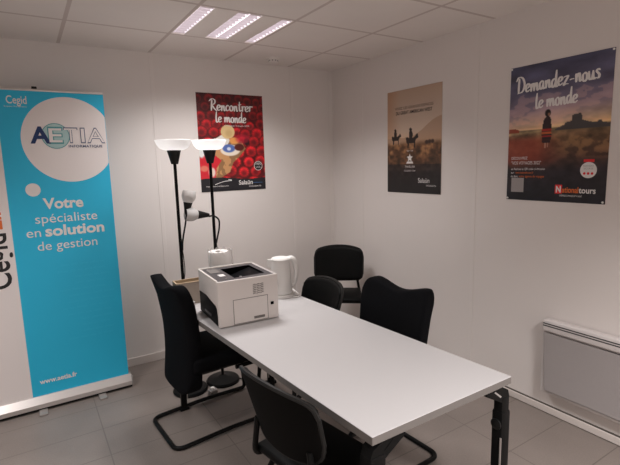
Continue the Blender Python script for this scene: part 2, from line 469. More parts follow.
# ================================================================ LUMINAIRE
lum = thing('ceiling_luminaire', 'square recessed fluorescent ceiling light with four louvred strips', 'ceiling light', ((FX0 + FX1) / 2, (FY0 + FY1) / 2, H))
hw = (FX1 - FX0) / 2
bm = B()   # housing: back and four sides
box(bm, -hw, hw, -hw, hw, .055, .06)
for s in (-1, 1):
    box(bm, s * hw - .004 * (s > 0), s * hw + .004 * (s < 0), -hw, hw, -.001, .055)
    box(bm, -hw, hw, s * hw - .004 * (s > 0), s * hw + .004 * (s < 0), -.001, .055)
obj('housing', bm, M['lum_white'], lum, False)
W = 2 * hw
strips = [(-hw + .010, -hw + .085), (-hw + .225, -hw + .297), (-hw + .303, -hw + .375), (-hw + .508, -hw + .578)]
strips = [(a, b) for a, b in strips]
for (a, b) in ((strips[0][1], strips[1][0]), (strips[2][1], strips[3][0])):
    bm = B(); box(bm, a, b, -hw + .004, hw - .004, -0.002, .05, .001); obj('cover_panel', bm, M['lum_white'], lum)
for (a, b) in strips:
    bm = B()
    box(bm, a, b, -hw + .02, hw - .02, .044, .048)
    prism(bm, [(a, -hw + .02, .003), (a + .008, -hw + .02, .044), (a, -hw + .02, .044)], (0, 2 * hw - .04, 0))
    prism(bm, [(b, -hw + .02, .003), (b - .008, -hw + .02, .044), (b, -hw + .02, .044)], (0, 2 * hw - .04, 0))
    ref = obj('reflector', bm, M['lum_glow'], lum, False)
    bm = B(); tube(bm, [((a + b) / 2, -hw + .03, .03), ((a + b) / 2, hw - .03, .03)], .008, 10); obj('tube', bm, M['lum_tube'], ref)
    bm = B()
    for k in range(12):
        y = -hw + .03 + (2 * hw - .06) * k / 11
        prism(bm, [(a, y - .002, .002), (a, y + .002, .002), (a, y + .003, .02), (a, y - .003, .02)], (b - a, 0, 0))
    obj('louvre', bm, M['lum_blade'], lum, False)

def area(name, loc, sx, sy, power, spread, col):
    l = bpy.data.lights.new(name, 'AREA'); l.shape = 'RECTANGLE'; l.size = sx; l.size_y = sy; l.energy = power
    l.spread = math.radians(spread); l.color = col
    o = bpy.data.objects.new(name, l); COL.objects.link(o); o.location = loc; return o
LC = (1.0, 0.965, 0.955)
cx_, cy_ = (FX0 + FX1) / 2, (FY0 + FY1) / 2
P0 = 18
for (a, b) in strips:
    area('luminaire_light', (cx_ + (a + b) / 2, cy_, H - .004), b - a, .54, P0 / 4, 134, LC)
# the room's other luminaire, over the part of the room behind the viewer
area('rear_luminaire_light', (cx_ - .1, cy_ - 3.45, H - .004), .55, .55, 80, 126, LC)
area('rear_luminaire_light', (cx_ - 2.1, cy_ - .9, H - .004), .55, .55, 24, 122, LC)

w = bpy.data.worlds.new('World'); scene.world = w; w.use_nodes = True
w.node_tree.nodes['Background'].inputs[0].default_value = (.5, .45, .42, 1)
w.node_tree.nodes['Background'].inputs[1].default_value = 0.05

# smoke detector
sd = thing('smoke_detector', 'small round white smoke detector on the ceiling beside the light', 'smoke detector', (-.755, -.245, H))
bm = B(); lathe(bm, [(0, 0), (.055, 0), (.055, -.010), (.05, -.016), (0, -.016)], n=28); obj('base', bm, M['seam'], sd)
bm = B(); lathe(bm, [(.040, -.016), (.038, -.034), (.03, -.04), (0, -.042)], n=28); obj('cover', bm, M['seam'], sd)
bm = B()
for k in range(10):
    a = 2 * PI * k / 10
    box(bm, -.005, .005, .0385, .0405, -.030, -.020)
    for v in bm.verts[-8:]: v.co = Matrix.Rotation(a, 3, 'Z') @ v.co
obj('vent', bm, M['ink_grey'], sd, False)

# ================================================================ BANNER
BY = -.33
ban = thing('roll_up_banner', 'tall cyan and white roll-up banner standing by the back wall', 'banner', (-2.49, BY, 0))
bx = lambda x: x + 2.49
X0, X1 = -2.905, -2.075
def bf(d):
    return lambda x, z: Vector((bx(x), -d, z))
bm = B(); prism(bm, [(bx(X0), -.045, .022), (bx(X0), .05, .022), (bx(X0), .05, .06), (bx(X0), .02, .088), (bx(X0), -.012, .092), (bx(X0), -.045, .05)], (X1 + .012 - X0, 0, 0)); base = obj('base', bm, M['silver'], ban, False)
bm = B(); box(bm, bx(X1) + .012, bx(X1) + .018, -.046, .051, .02, .09, .002); box(bm, bx(X0) - .006, bx(X0), -.046, .051, .02, .09, .002); obj('end_cap', bm, M['grey_plastic'], base)
bm = B(); box(bm, bx(X0), bx(X1) + .012, -.04, .05, .008, .022, 0); obj('plinth', bm, M['black_plastic'], base, False)
for x in (-2.615, -2.262):
    bm = B(); box(bm, bx(x) - .024, bx(x) + .024, -.115, .09, 0, .012, .003); obj('foot', bm, M['foot_grey'], ban)
bm = B(); tube(bm, [(bx(-2.46), .02, .06), (bx(-2.46), .02, 2.062)], .009, 10); obj('pole', bm, M['black_metal'], ban)
bm = B(); box(bm, bx(X0), bx(X1), -.006, .006, 2.032, 2.046, .002); obj('top_rail', bm, M['silver'], ban)
bm = B(); box(bm, bx(-2.46) - .014, bx(-2.46) + .014, -.008, .03, 2.046, 2.060, .002); obj('pole_clip', bm, M['black_plastic'], ban)
bm = B(); f0 = bf(0)
box(bm, bx(X0), bx(-2.665), -.0006, .0006, .088, 2.034, mi=1); box(bm, bx(-2.665), bx(X1), -.0006, .0006, .088, 2.034, mi=0)
gp = obj('graphic_panel', bm, [M['cyan'], M['banner_white']], ban, False)
# big circle, clipped at the banner's right edge
bm = B(); f1 = bf(.0012)
cc, cr = (-2.295, 1.741), .265
pts = []
for k in range(96):
    a = 2 * PI * k / 96
    pts.append(f1(min(cc[0] + cr * math.cos(a), X1 - .002), cc[1] + cr * math.sin(a)))
bm.faces.new([bm.verts.new(p) for p in pts])
disc(bm, (-2.528, 1.434), .041, 32, f1)
obj('white_disc', bm, M['banner_white'], gp, False)
# logo
bm = B(); f2 = bf(.0020)
disc(bm, (-2.372, 1.765), .075, 48, f2, 0); ring2(bm, (-2.372, 1.765), .0745, .079, 48, bf(.0023), 1)
obj('logo_disc', bm, [M['ink_teal'], M['ink_tealline']], gp, False)
bm = B()
put_text(bm, 'A', -2.512, 1.722, .112, bf(.003), .098, 0, offset=.03)
put_text(bm, 'E', -2.415, 1.722, .085, bf(.0026), .096, 1, offset=.045)
put_text(bm, 'E', -2.409, 1.727, .073, bf(.0032), .086, 2, offset=.01)
for s, x, wd in (('T', -2.328, .082), ('I', -2.232, .028), ('A', -2.195, .108)):
    put_text(bm, s, x, 1.722, wd, bf(.0026), .098, 3, offset=.012)
    put_text(bm, s, x + .0045, 1.7255, wd - .009, bf(.0032), .091, 2, offset=-.008)
put_text(bm, 'INFORMATIQUE', -2.305, 1.694, .198, bf(.003), .016, 3, offset=.02, spacing=1.1)
obj('logo_lettering', bm, [M['ink_navy'], M['ink_tealline'], M['banner_white'], M['ink_slate']], gp, False)
bm = B(); f3 = bf(.0016)
put_text(bm, 'Cegid', -2.612, 1.955, .105, f3, .046, offset=.012)
put_text(bm, 'Expert Partenaire', -2.625, 1.934, .115, f3, .008)
put_text(bm, 'Votre', -2.483, 1.312, .228, f3, .066, offset=.03)
put_text(bm, 'spécialiste', -2.536, 1.222, .357, f3, .058)
put_text(bm, 'en', -2.591, 1.137, .078, f3, .058)
put_text(bm, 'solution', -2.489, 1.137, .346, f3, .066, offset=.03)
put_text(bm, 'de gestion', -2.540, 1.048, .346, f3, .058)
put_text(bm, 'www.aetia.fr', -2.618, .168, .219, f3, .032, offset=.025)
obj('slogan_lettering', bm, M['ink_white'], gp, False)
bm = B()
put_text(bm, 'Cegid', -2.699, .835, .345, f3, .125, 0, rot=PI / 2, offset=.015)
put_text(bm, 'Life', -2.712, 1.205, .17, f3, .10, 1, rot=PI / 2, offset=.02)
obj('side_lettering', bm, [M['ink_black'], M['ink_orange']], gp, False)
bm = B()
random.seed(3)
for k in range(13):
    z = .93 - k * .042; x = -2.45 + random.uniform(0, .12)
    while x < -2.16:
        wd = random.uniform(.02, .07); box(bm, bx(x), bx(x + wd), -.0014, -.0012, z, z + .012); x += wd + .012
obj('faint_lines', bm, M['cyan_faint'], gp, False)

# ================================================================ POSTERS
def fx_back(x0, z0, d):      # sheet on the back wall
    return lambda u, v: Vector((u, -d, v))
# --- poster A: red blossoms
PA = thing('wall_poster', 'red flower travel poster on the back wall above the floor lamps', 'poster', (-1.339, -.002, 2.140), group='travel posters')
wA, hA = .590, .800
def fA(d): return lambda x, y: Vector((x, -d, y))
bm = B(); box(bm, 0, wA, -.001, .001, -hA, 0); obj('sheet', bm, M['paper'], PA, False)
def paintA(U, V):
    n = fbm(U, V, 10, 3); n2 = fbm(U, V, 40, 8, 1.3)
    C = grad(V, [(0, (70, 16, 20)), (.4, (100, 20, 24)), (1, (90, 14, 18))])
    C *= (.6 + .8 * n)[..., None]
    r = np.random.default_rng(2)
    row = 0; v = -.02
    while v < .93:
        rad = .074 + .040 * v
        u = -.05 + (row % 2) * rad * 1.0
        while u < 1.08:
            cu = u + r.uniform(-.02, .02); cv = v + r.uniform(-.015, .015)
            ru = rad * r.uniform(.9, 1.12); rv = ru * .74 * .92
            d = np.sqrt(((U - cu) / ru) ** 2 + ((V - cv) / rv) ** 2)
            msk = 1 - sm(d, .9, 1.02)
            br = (.52 + .55 * min(1, max(0, cv + .05) * 1.6)) * r.uniform(.85, 1.12)
            ang = np.arctan2(V - cv, U - cu)
            pet = (.93 + .07 * np.cos(ang * 16 + r.uniform(0, 6))) * (1.08 - .62 * sm(d, .60, 1.02)) * (.80 + .40 * n2) * (1 - .22 * (V - cv) / rv)
            col = np.array([206, 34, 42]) * br
            P = col[None, None, :] * pet[..., None] / 255
            core = 1 - sm(np.sqrt(((U - cu) / ru) ** 2 + ((V - cv - .12 * rv) / rv) ** 2), .12, .72)
            P = mix(P, np.array([74, 12, 20]) * br, core * .62)
            C = C * (1 - msk[..., None]) + P * msk[..., None]
            u += rad * 1.9
        v += rad * 1.05; row += 1
    # sandy clearing with the seated person seen from above
    clear = poly_mask(U, V, [(.02, .60), (.12, .53), (.34, .55), (.45, .46), (.64, .48), (.70, .56), (.60, .64), (.50, .70), (.44, .80), (.30, .86), (.05, .86)])
    C = mix(C, (196, 146, 98), clear); C = C * (1 - clear * .25 * (n > .55))[..., None]
    C = mix(C, (232, 226, 216), poly_mask(U, V, [(.26, .45), (.38, .40), (.46, .47), (.40, .55), (.30, .55), (.10, .60), (.03, .58), (.04, .50)]))
    C = mix(C, (226, 196, 140), ell(U, V, .435, .385, .105, .072, .06))
    C = mix(C, (196, 158, 104), ell(U, V, .45, .40, .05, .035, .5) * .5)
    C = mix(C, (232, 160, 88), ell(U, V, .53, .475, .075, .035, .2))
    C = mix(C, (238, 226, 208), ell(U, V, .46, .575, .15, .058, .1))
    C = mix(C, (84, 110, 178), ell(U, V, .44, .555, .095, .042, .15))
    C = mix(C, (212, 220, 236), ell(U, V, .44, .56, .03, .018, .3))
    C = mix(C, (88, 30, 24), ell(U, V, .60, .545, .075, .036, .15))
    C = mix(C, (30, 14, 18), ell(U, V, .72, .485, .045, .036, .25))
    C = mix(C, (198, 34, 60), ell(U, V, .66, .455, .11, .05, .3) * .6)
    cl = poly_mask(U, V, [(.0, .66), (.10, .60), (.14, .66), (.22, .62), (.32, .68), (.24, .76), (.22, .86), (.0, .86)])
    C = mix(C, (206, 36, 50), cl)
    C = mix(C, (236, 214, 200), ell(U, V, .17, .80, .05, .05, .3)); C = mix(C, (222, 120, 100), ell(U, V, .06, .76, .06, .03, .3))
    C = mix(C, (226, 230, 226), ell(U, V, .03, .60, .05, .05, .3))
    band = (V > .868 - .012 * np.sin(U * 6.2)).astype(float)
    C = mix(C, (28, 28, 34), band)
    return C
painted('picture', wA, hA, 150, 200, paintA, fA(.0016), PA)
bm = B(); q = fA(.0022)
brush(bm, 'Rencontrer', .115, -.138, .375, .092, q, 1.05)
brush(bm, 'le monde', .155, -.232, .275, .088, q, 1.05)
put_text(bm, 'Catalogue Voyages 2022', .23, -.262, .225, q, .011)
put_text(bm, 'Salaün', .335, -.752, .13, q, .038, offset=.015)
put_text(bm, 'HOLIDAYS', .430, -.776, .115, q, .012)
put_text(bm, 'www.salaun-holidays.com', .04, -.762, .2, q, .012)
P_ = catmull([(.12, -.745, 0), (.20, -.722, 0), (.27, -.715, 0), (.24, -.705, 0)], 6)
for a, b in zip(P_, P_[1:]):
    quad(bm, [q(a.x, a.y), q(b.x, b.y), q(b.x, b.y + .005), q(a.x, a.y + .005)])
obj('lettering', bm, M['ink_white'], PA, False)
bm = B(); ring2(bm, (.525, -.595), .036, .040, 36, q, 0); put_text(bm, '100%', .525, -.587, .05, q, .02, center=True); put_text(bm, 'LOCAL', .525, -.613, .045, q, .014, center=True)
disc(bm, (.525, -.595), .036, 36, fA(.0019), 1)
obj('badge', bm, [M['ink_white'], M['ink_black']], PA, False)
bm = B(); box(bm, .47, .56, -.00225, -.002, -.742, -.738); obj('blue_line', bm, M['ink_blue'], PA, False)

# --- posters on the right wall
def fR(d): return lambda x, y: Vector((-d, -x, y))
PB = thing('wall_poster', 'brown sunset poster with horse riders on the right wall near the corner', 'poster', (-.002, -.781, 2.098), group='travel posters')
wB, hB = .572, .798
bm = B(); box(bm, -.001, .001, -wB, 0, -hB, 0); obj('sheet', bm, M['paper'], PB, False)
def paintB(U, V):
    n = fbm(U, V, 8, 11, 1.4); n2 = fbm(U, V, 13, 21, 1.8)
    C = grad(V, [(0, (186, 158, 136)), (.2, (200, 178, 160)), (.40, (212, 190, 170)), (.49, (222, 188, 152)), (.54, (132, 96, 68)), (.66, (66, 48, 38)), (.8, (30, 24, 24)), (1, (16, 14, 16))])
    C = mix(C, (176, 118, 78), (1 - sm(U, 0, .3)) * .40 * (1 - sm(V, .46, .52)))
    hill = .46 - .17 * sm(U, .42, 1.0) + .015 * (n - .5)
    hm = ((V > hill) & (V < .52)).astype(float); C = mix(C, (178, 144, 118), hm * .75)
    g = sm(V, .47 + .03 * n, .54); C = mix(C, (112, 76, 46), g * (V < .72) * .6)
    C *= (1 + (n2 - .5) * 1.6 * sm(V, .48, .56) * (1 - sm(V, .8, 1.0)))[..., None]
    C = mix(C, (196, 150, 100), sm(n2, .52, .8) * sm(V, .5, .55) * (1 - sm(V, .6, .68)) * .5)
    dark = (26, 20, 20)
    def rider(cu, cv, s, C):
        pp = [(-.07, .0), (-.085, -.05), (-.06, -.055), (-.03, -.045), (-.035, -.09), (-.025, -.115), (-.035, -.125), (-.012, -.140), (.015, -.125), (.008, -.112), (.022, -.085), (.02, -.045), (.06, -.06), (.085, -.085), (.10, -.07), (.105, -.045), (.075, -.035), (.06, -.01), (.062, .045), (.045, .045), (.04, .0), (-.03, .0), (-.04, .045), (-.055, .045), (-.055, .0)]
        return mix(C, dark, poly_mask(U, V, [(cu + a * s, cv + b * s * .85) for a, b in pp]))
    C = rider(.17, .485, 1.0, C); C = rider(.47, .515, 1.25, C)
    for du in (0, .05, .10): C = mix(C, (60, 42, 34), ell(U, V, .75 + du, .515 - .004 * (du > 0), .028, .018, .4))
    return C
painted('picture', wB, hB, 130, 180, paintB, fR(.0016), PB)
q = fR(.0022)
bm = B()
put_text(bm, 'VIVEZ LES GRANDS ESPACES', .09, -.148, .40, q, .020, 0)
put_text(bm, 'DU GREAT AMERICAN WEST', .10, -.186, .38, q, .024, 1, offset=.02)
put_text(bm, 'Salaün', .345, -.715, .115, q, .036, 2)
put_text(bm, 'HOLIDAYS', .43, -.742, .095, q, .012, 2)
put_text(bm, 'TRAVEL USA', .20, -.600, .11, q, .016, 2); put_text(bm, 'COLORADO  UTAH', .195, -.630, .12, q, .012, 2)
put_text(bm, 'VISIT THE', .22, -.475, .07, q, .010, 2)
obj('lettering', bm, [M['ink_brown'], M['ink_black'], M['ink_white']], PB, False)
bm = B()
st = []
for k in range(10):
    a = PI / 2 + k * PI / 5; r_ = .034 if k % 2 == 0 else .016
    st.append((.255 + r_ * math.cos(a), -.525 + r_ * math.sin(a)))
bm.faces.new([bm.verts.new(q(*p)) for p in st])
bm.faces.new([bm.verts.new(q(*p)) for p in ((.217, -.568), (.293, -.568), (.284, -.552), (.226, -.552))])
obj('star_emblem', bm, M['ink_white'], PB, False)

PC = thing('wall_poster', 'dark dusk desert poster with standing figure on the right wall', 'poster', (-.002, -1.888, 2.085), group='travel posters')
wC, hC = .576, .790
bm = B(); box(bm, -.001, .001, -wC, 0, -hC, 0); obj('sheet', bm, M['paper'], PC, False)
def paintC(U, V):
    n = fbm(U, V, 4, 31, 3.0); n2 = fbm(U, V, 12, 41, 2.0)
    C = grad(V + .05 * (U - .5), [(0, (58, 58, 78)), (.2, (82, 78, 98)), (.33, (118, 104, 116)), (.42, (176, 148, 128)), (.475, (214, 176, 128)), (.49, (120, 92, 66)), (.56, (104, 78, 54)), (.68, (72, 48, 38)), (.78, (32, 24, 28)), (1, (20, 18, 24))])
    C *= (1 + (n - .5) * .8 * (V < .46))[..., None]
    C = mix(C, (206, 160, 140), ((n > .58).astype(float)) * .25 * (V > .2) * (V < .44))
    hz = .475 - .012 * U + .004 * (n2 - .5)
    gm = (V > hz).astype(float)
    C = C * (1 + gm * (n2 - .5) * 1.1)[..., None]
    C = mix(C, (70, 66, 50), gm * (1 - sm(V, .47, .52)) * .7)
    red = sm(V, .50, .56) * (1 - sm(V, .68, .78)) * (1 - sm(U, .25, .65)); C = mix(C, (138, 52, 34), red * .65)
    gold = sm(V, .52, .56) * (1 - sm(V, .62, .72)) * sm(U, .45, .7); C = mix(C, (140, 104, 66), gold * .5 * (n2 > .48))
    mesa = poly_mask(U, V, [(.50, .48), (.585, .455), (.60, .44), (.655, .432), (.66, .395), (.68, .388), (.74, .385), (.75, .40), (.755, .43), (.82, .447), (.88, .455), (.90, .44), (.925, .44), (.93, .457), (1.0, .463), (1.0, .49), (.5, .49)])
    C = mix(C, (62, 58, 58), mesa)
    C = mix(C, (128, 60, 40), poly_mask(U, V, [(0, .46), (.06, .455), (.12, .47), (.12, .49), (0, .49)]))
    C = C * 1.2
    # standing woman wrapped in a striped blanket
    body = poly_mask(U, V, [(.375, .43), (.385, .40), (.405, .385), (.435, .385), (.452, .40), (.462, .45), (.468, .52), (.455, .575), (.375, .575), (.362, .50)])
    C = mix(C, (46, 26, 30), body)
    for (v0, col) in ((.475, (170, 44, 34)), (.497, (196, 96, 50)), (.520, (160, 36, 32)), (.545, (60, 30, 30))):
        C = mix(C, col, body * ((V > v0) & (V < v0 + .012)))
    C = mix(C, (30, 18, 20), ell(U, V, .42, .362, .030, .026, .15))
    C = mix(C, (150, 102, 80), ell(U, V, .432, .372, .012, .012, .3))
    C = mix(C, (190, 140, 116), poly_mask(U, V, [(.40, .575), (.412, .575), (.412, .61), (.40, .61)])); C = mix(C, (190, 140, 116), poly_mask(U, V, [(.425, .575), (.437, .575), (.437, .605), (.425, .605)]))
    return C
painted('picture', wC, hC, 140, 190, paintC, fR(.0016), PC)
q = fR(.0022)
bm = B()
brush(bm, 'Demandez-nous', .045, -.155, .47, .092, q, 1.2, rot=.035)
brush(bm, 'le monde', .165, -.255, .24, .088, q, 1.2, rot=.035)
put_text(bm, 'DÉCOUVREZ', .025, -.545, .105, q, .016)
put_text(bm, '"VOS VOYAGES 2022"', .025, -.575, .19, q, .019)
put_text(bm, 'en flashant le QR code ci-dessous', .025, -.608, .215, q, .013)
put_text(bm, 'sur', .025, -.630, .02, q, .012); put_text(bm, 'ou dans', .025, -.652, .045, q, .013)
put_text(bm, 'tours', .438, -.735, .088, q, .032, offset=.02)
put_text(bm, 'ENSEMBLE, LE MONDE EST A NOUS', .335, -.757, .12, q, .009)
put_text(bm, 'www.nationaltours.fr', .055, -.630, .115, q, .013, 1)
put_text(bm, 'votre agence de voyages', .078, -.652, .16, q, .013, 1)
put_text(bm, 'ational', .346, -.735, .09, q, .032, 1, offset=.02)
obj('lettering', bm, [M['ink_white'], M['ink_orange']], PC, False)
bm = B(); box(bm, -.0022, -.002, -.346, -.306, -.742, -.692, mi=0); put_text(bm, 'N', .312, -.734, .028, fR(.0026), .034, 1, offset=.04)
obj('logo_tile', bm, [M['ink_red'], M['ink_white']], PC, False)
bm = B(); box(bm, -.0022, -.002, -.112, -.03, -.742, -.656); obj('blank_square', bm, M['ink_grey'], PC, False)
bm = B(); disc(bm, (.482, -.610), .043, 36, fR(.0020), 0); box(bm, -.0026, -.0024, -.510, -.455, -.567, -.552, mi=1)
put_text(bm, 'PAIEMENT', .482, -.592, .055, fR(.0026), .009, 2, center=True); put_text(bm, 'SECURISE', .482, -.606, .05, fR(.0026), .009, 2, center=True)
for dx in (-.02, 0, .02): disc(bm, (.482 + dx, -.628), .007, 12, fR(.0026), 1)
obj('badge', bm, [M['ink_white'], M['ink_red'], M['ink_grey']], PC, False)
for (x, y) in ((.006, -.008), (wC - .008, -.008), (.008, -hC + .01), (wC - .012, -hC + .01)):
    bm = B(); lathe(bm, [(0, .006), (.005, .005), (.006, .001), (0, .0)], c=(-.0018, -x, y), n=12, mat4=Matrix.Rotation(-PI / 2, 4, 'Y')); obj('pin', bm, M['white_plastic'], PC)

# ================================================================ RADIATOR
rad = thing('wall_radiator', 'white electric panel radiator with grey front on the right wall', 'radiator', (0, -2.2, 0))
L_ = .78
bm = B(); prism(bm, [(-.006, 0, .165), (-.05, -.004, .15), (-.066, -.022, .165), (-.066, -.022, .595), (-.05, -.004, .605), (-.006, 0, .605)], (0, 0, 0.0001))
bm.free(); bm = B(); box(bm, -.064, -.012, -L_, 0, .152, .607, .012, 3); obj('casing', bm, M['rad_white'], rad)
bm = B(); prism(bm, [(-.066, -.010, .535), (-.066, -L_ + .010, .535), (-.066, -L_ + .03, .175), (-.066, -.03, .175)], (-.008, 0, 0))
bmesh.ops.bevel(bm, geom=bm.edges[:], offset=.004, segments=2, affect='EDGES'); obj('front_panel', bm, M['rad_grey'], rad)
bm = B(); box(bm, -.074, -.05, -L_ + .004, -.004, .540, .610, .008, 3); cap = obj('top_grille', bm, M['rad_white'], rad)
bm = B()
for z in (.585, .572): box(bm, -.0752, -.0738, -L_ + .01, -.008, z, z + .006)
obj('grille_slot', bm, M['rad_dark'], cap, False)
bm = B()
for y in (-.15, -L_ + .15): box(bm, -.014, 0, y - .02, y + .02, .2, .55)
obj('bracket', bm, M['rad_white'], rad, False)

# ================================================================ TABLE
TZ = .72
tab = thing('meeting_table', 'long pale grey meeting table on black metal legs', 'table', (0, 0, 0))
TC = [(-1.757, -2.660), (-1.065, -2.662), (-1.183, -.862), (-1.872, -.858)]
bm = B(); prism(bm, [(x, y, TZ - .03) for x, y in TC], (0, 0, .03))
bmesh.ops.bevel(bm, geom=bm.edges[:], offset=.0015, segments=1, affect='EDGES')
bm.normal_update()
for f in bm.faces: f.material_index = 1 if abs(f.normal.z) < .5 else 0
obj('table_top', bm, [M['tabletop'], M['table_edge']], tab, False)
def table_leg(x, y, sgn, ysgn, k=1.0):
    bm = B()
    box(bm, x - .033 * k, x + .033 * k, y - .028 * k, y + .028 * k, .35, TZ - .085, .008)
    box(bm, x - .038 * k, x + .038 * k, y - .034 * k, y + .034 * k, .02, .575, .010)
    prism(bm, [(x - sgn * .033 * k, y - .024 * k, TZ - .105), (x + sgn * .033 * k, y - .024 * k, TZ - .095), (x + sgn * .02 * k, y - .024 * k, TZ - .062), (x - sgn * .045, y - .024 * k, TZ - .031), (x - sgn * .115, y - .024 * k, TZ - .031), (x - sgn * .115, y - .024 * k, TZ - .055)], (0, .048 * k, 0))
    o = obj('leg', bm, M['black_metal'], tab)
    bm = B(); lathe(bm, [(0, 0), (.022, 0), (.022, .006), (.016, .009), (0, .010)], c=(x - sgn * .038 * k, y, .52), n=16, mat4=Matrix.Rotation(-sgn * PI / 2, 4, 'Y')); obj('knob', bm, M['black_plastic'], o)
    bm = B(); box(bm, x - .06 * k, x + .06 * k, y - .04 * k, y + .04 * k, 0, .022, .006); obj('foot', bm, M['black_metal'], o)
    bm = B(); prism(bm, [(x - sgn * .072, y - .0255 * k, TZ - .050), (x - sgn * .065, y - .0255 * k, TZ - .048), (x - sgn * .027, y - .0255 * k, TZ - .078), (x - sgn * .033, y - .0255 * k, TZ - .082)], (0, .0015, 0)); obj('painted_glint', bm, M['grey_plastic'] if sgn > 0 else M['black_metal'], o, False)  # bracket glint painted as a pale sliver; plain black on the left legs
    bm = B(); box(bm, x - sgn * .040 * k - .002, x - sgn * .040 * k + .002, y - .034 * k, y - .026 * k, .06, .47); obj('side_strip', bm, M['silver'], o, False)
for a in ((-1.075, -2.630, 1, 1, .72), (-1.722, -2.62, -1, 1), (-1.222, -.90, 1, -1, .6), (-1.845, -.89, -1, -1, .5)): table_leg(*a)
bm = B(); box(bm, -1.70, -1.12, -2.47, -2.42, TZ - .06, TZ - .031, .003); obj('cross_beam', bm, M['black_metal'], tab)
bm = B(); box(bm, -1.82, -1.23, -1.02, -.97, TZ - .06, TZ - .031, .003); obj('cross_beam', bm, M['black_metal'], tab)
bm = B(); tube(bm, [(-1.41, -2.45, TZ - .05), (-1.53, -1.0, TZ - .05)], .018, 8); obj('long_beam', bm, M['black_metal'], tab)

# ================================================================ CHAIRS
def rnd(a):  # quarter-circle shoulder
    return 1 - math.sqrt(max(0, 1 - a * a))
def make_mesh_chair(name, label, loc, rz, group):
    t = thing(name, label, 'chair', loc, rz, group)
    def zt(s):
        a = abs(s)
        z = .905 - .018 * math.cos(PI * min(a, .70) / .70)
        if a > .70: z -= .13 * rnd((a - .70) / .30)
        return z
    def zb(s):
        a = abs(s); return .285 + (.09 * rnd((a - .6) / .4) if a > .6 else 0)
    prof_z = [.25, .32, .44, .52, .60, .67, .80, .92]; prof_x = [-.178, -.170, -.160, -.158, -.160, -.165, -.182, -.215]
    def cf(s, tt):
        tt2 = .5 - .5 * math.cos(PI * tt)
        z = zb(s) + (zt(s) - zb(s)) * tt2
        k = np.interp(z, [.28, .45, .75, .92], [.195, .205, .224, .234])
        ss = math.sin(s * PI / 2) * .35 + s * .65
        x = float(np.interp(z, prof_z, prof_x)) + .026 * s * s
        return (x, k * ss, z)
    def th(s, tt):
        e = max(0, 1 - max(abs(s) ** 8, abs(2 * tt - 1) ** 8) ** 2)
        z = zb(s) + (zt(s) - zb(s)) * tt
        et = max(0, 1 - abs(2 * tt - 1) ** 14); es = max(0, 1 - abs(s) ** 14)
        return (.018 + .056 * math.sqrt(et)) * (.55 + .45 * math.sqrt(es)) * (1 + .35 * float(np.interp(z, [.3, .62], [1, 0])))
    bm = shell(B(), cf, th, 36, 28); obj('backrest', bm, M['black_fabric'], t, True, angle=80)
    bm = B()   # seat cushion
    box(bm, -.16, .30, -.225, .225, .405, .500, .035, 4)
    for v in bm.verts:
        if v.co.z > .45: v.co.z += -.02 * ((v.co.x - .05) / .25) ** 2 * (1 if v.co.x > .05 else -.3)
    seat = obj('seat', bm, M['black_fabric'], t)
    bm = B(); box(bm, -.10, .22, -.19, .19, .39, .407, .004); obj('seat_plate', bm, M['black_plastic'], seat)
    bm = B()
    r = .0125
    side = lambda sy: [(.10, sy, .385), (.33, sy, .385), (.355, sy, .03), (.30, sy, r), (.05, sy, r + .012), (-.24, sy, r)]
    pts = side(-.205)[:3] + [(.345, -.205, r)] + [(.05, -.205, r + .010), (-.285, -.205, r), (-.285, .205, r), (.05, .205, r + .010), (.345, .205, r)] + side(.205)[2::-1]
    tube(bm, fillet(pts, .06, 6), r, 10); obj('cantilever_base', bm, M['black_metal'], t)
    bm = B(); tube(bm, catmull([(.02, 0, .395), (-.08, 0, .385), (-.125, 0, .40), (-.140, 0, .46)], 5), .016, 8); obj('back_support', bm, M['black_metal'], t)
    return t
GM = 'black mesh cantilever chairs'
c1 = make_mesh_chair('cantilever_chair', 'black high-back cantilever chair left of the table beside the printer', (-1.748, -1.085, 0), 0.07, GM)
dup(c1, (-1.170, -1.955, 0), PI + .06, 'black high-back cantilever chair on the right side of the table', GM)

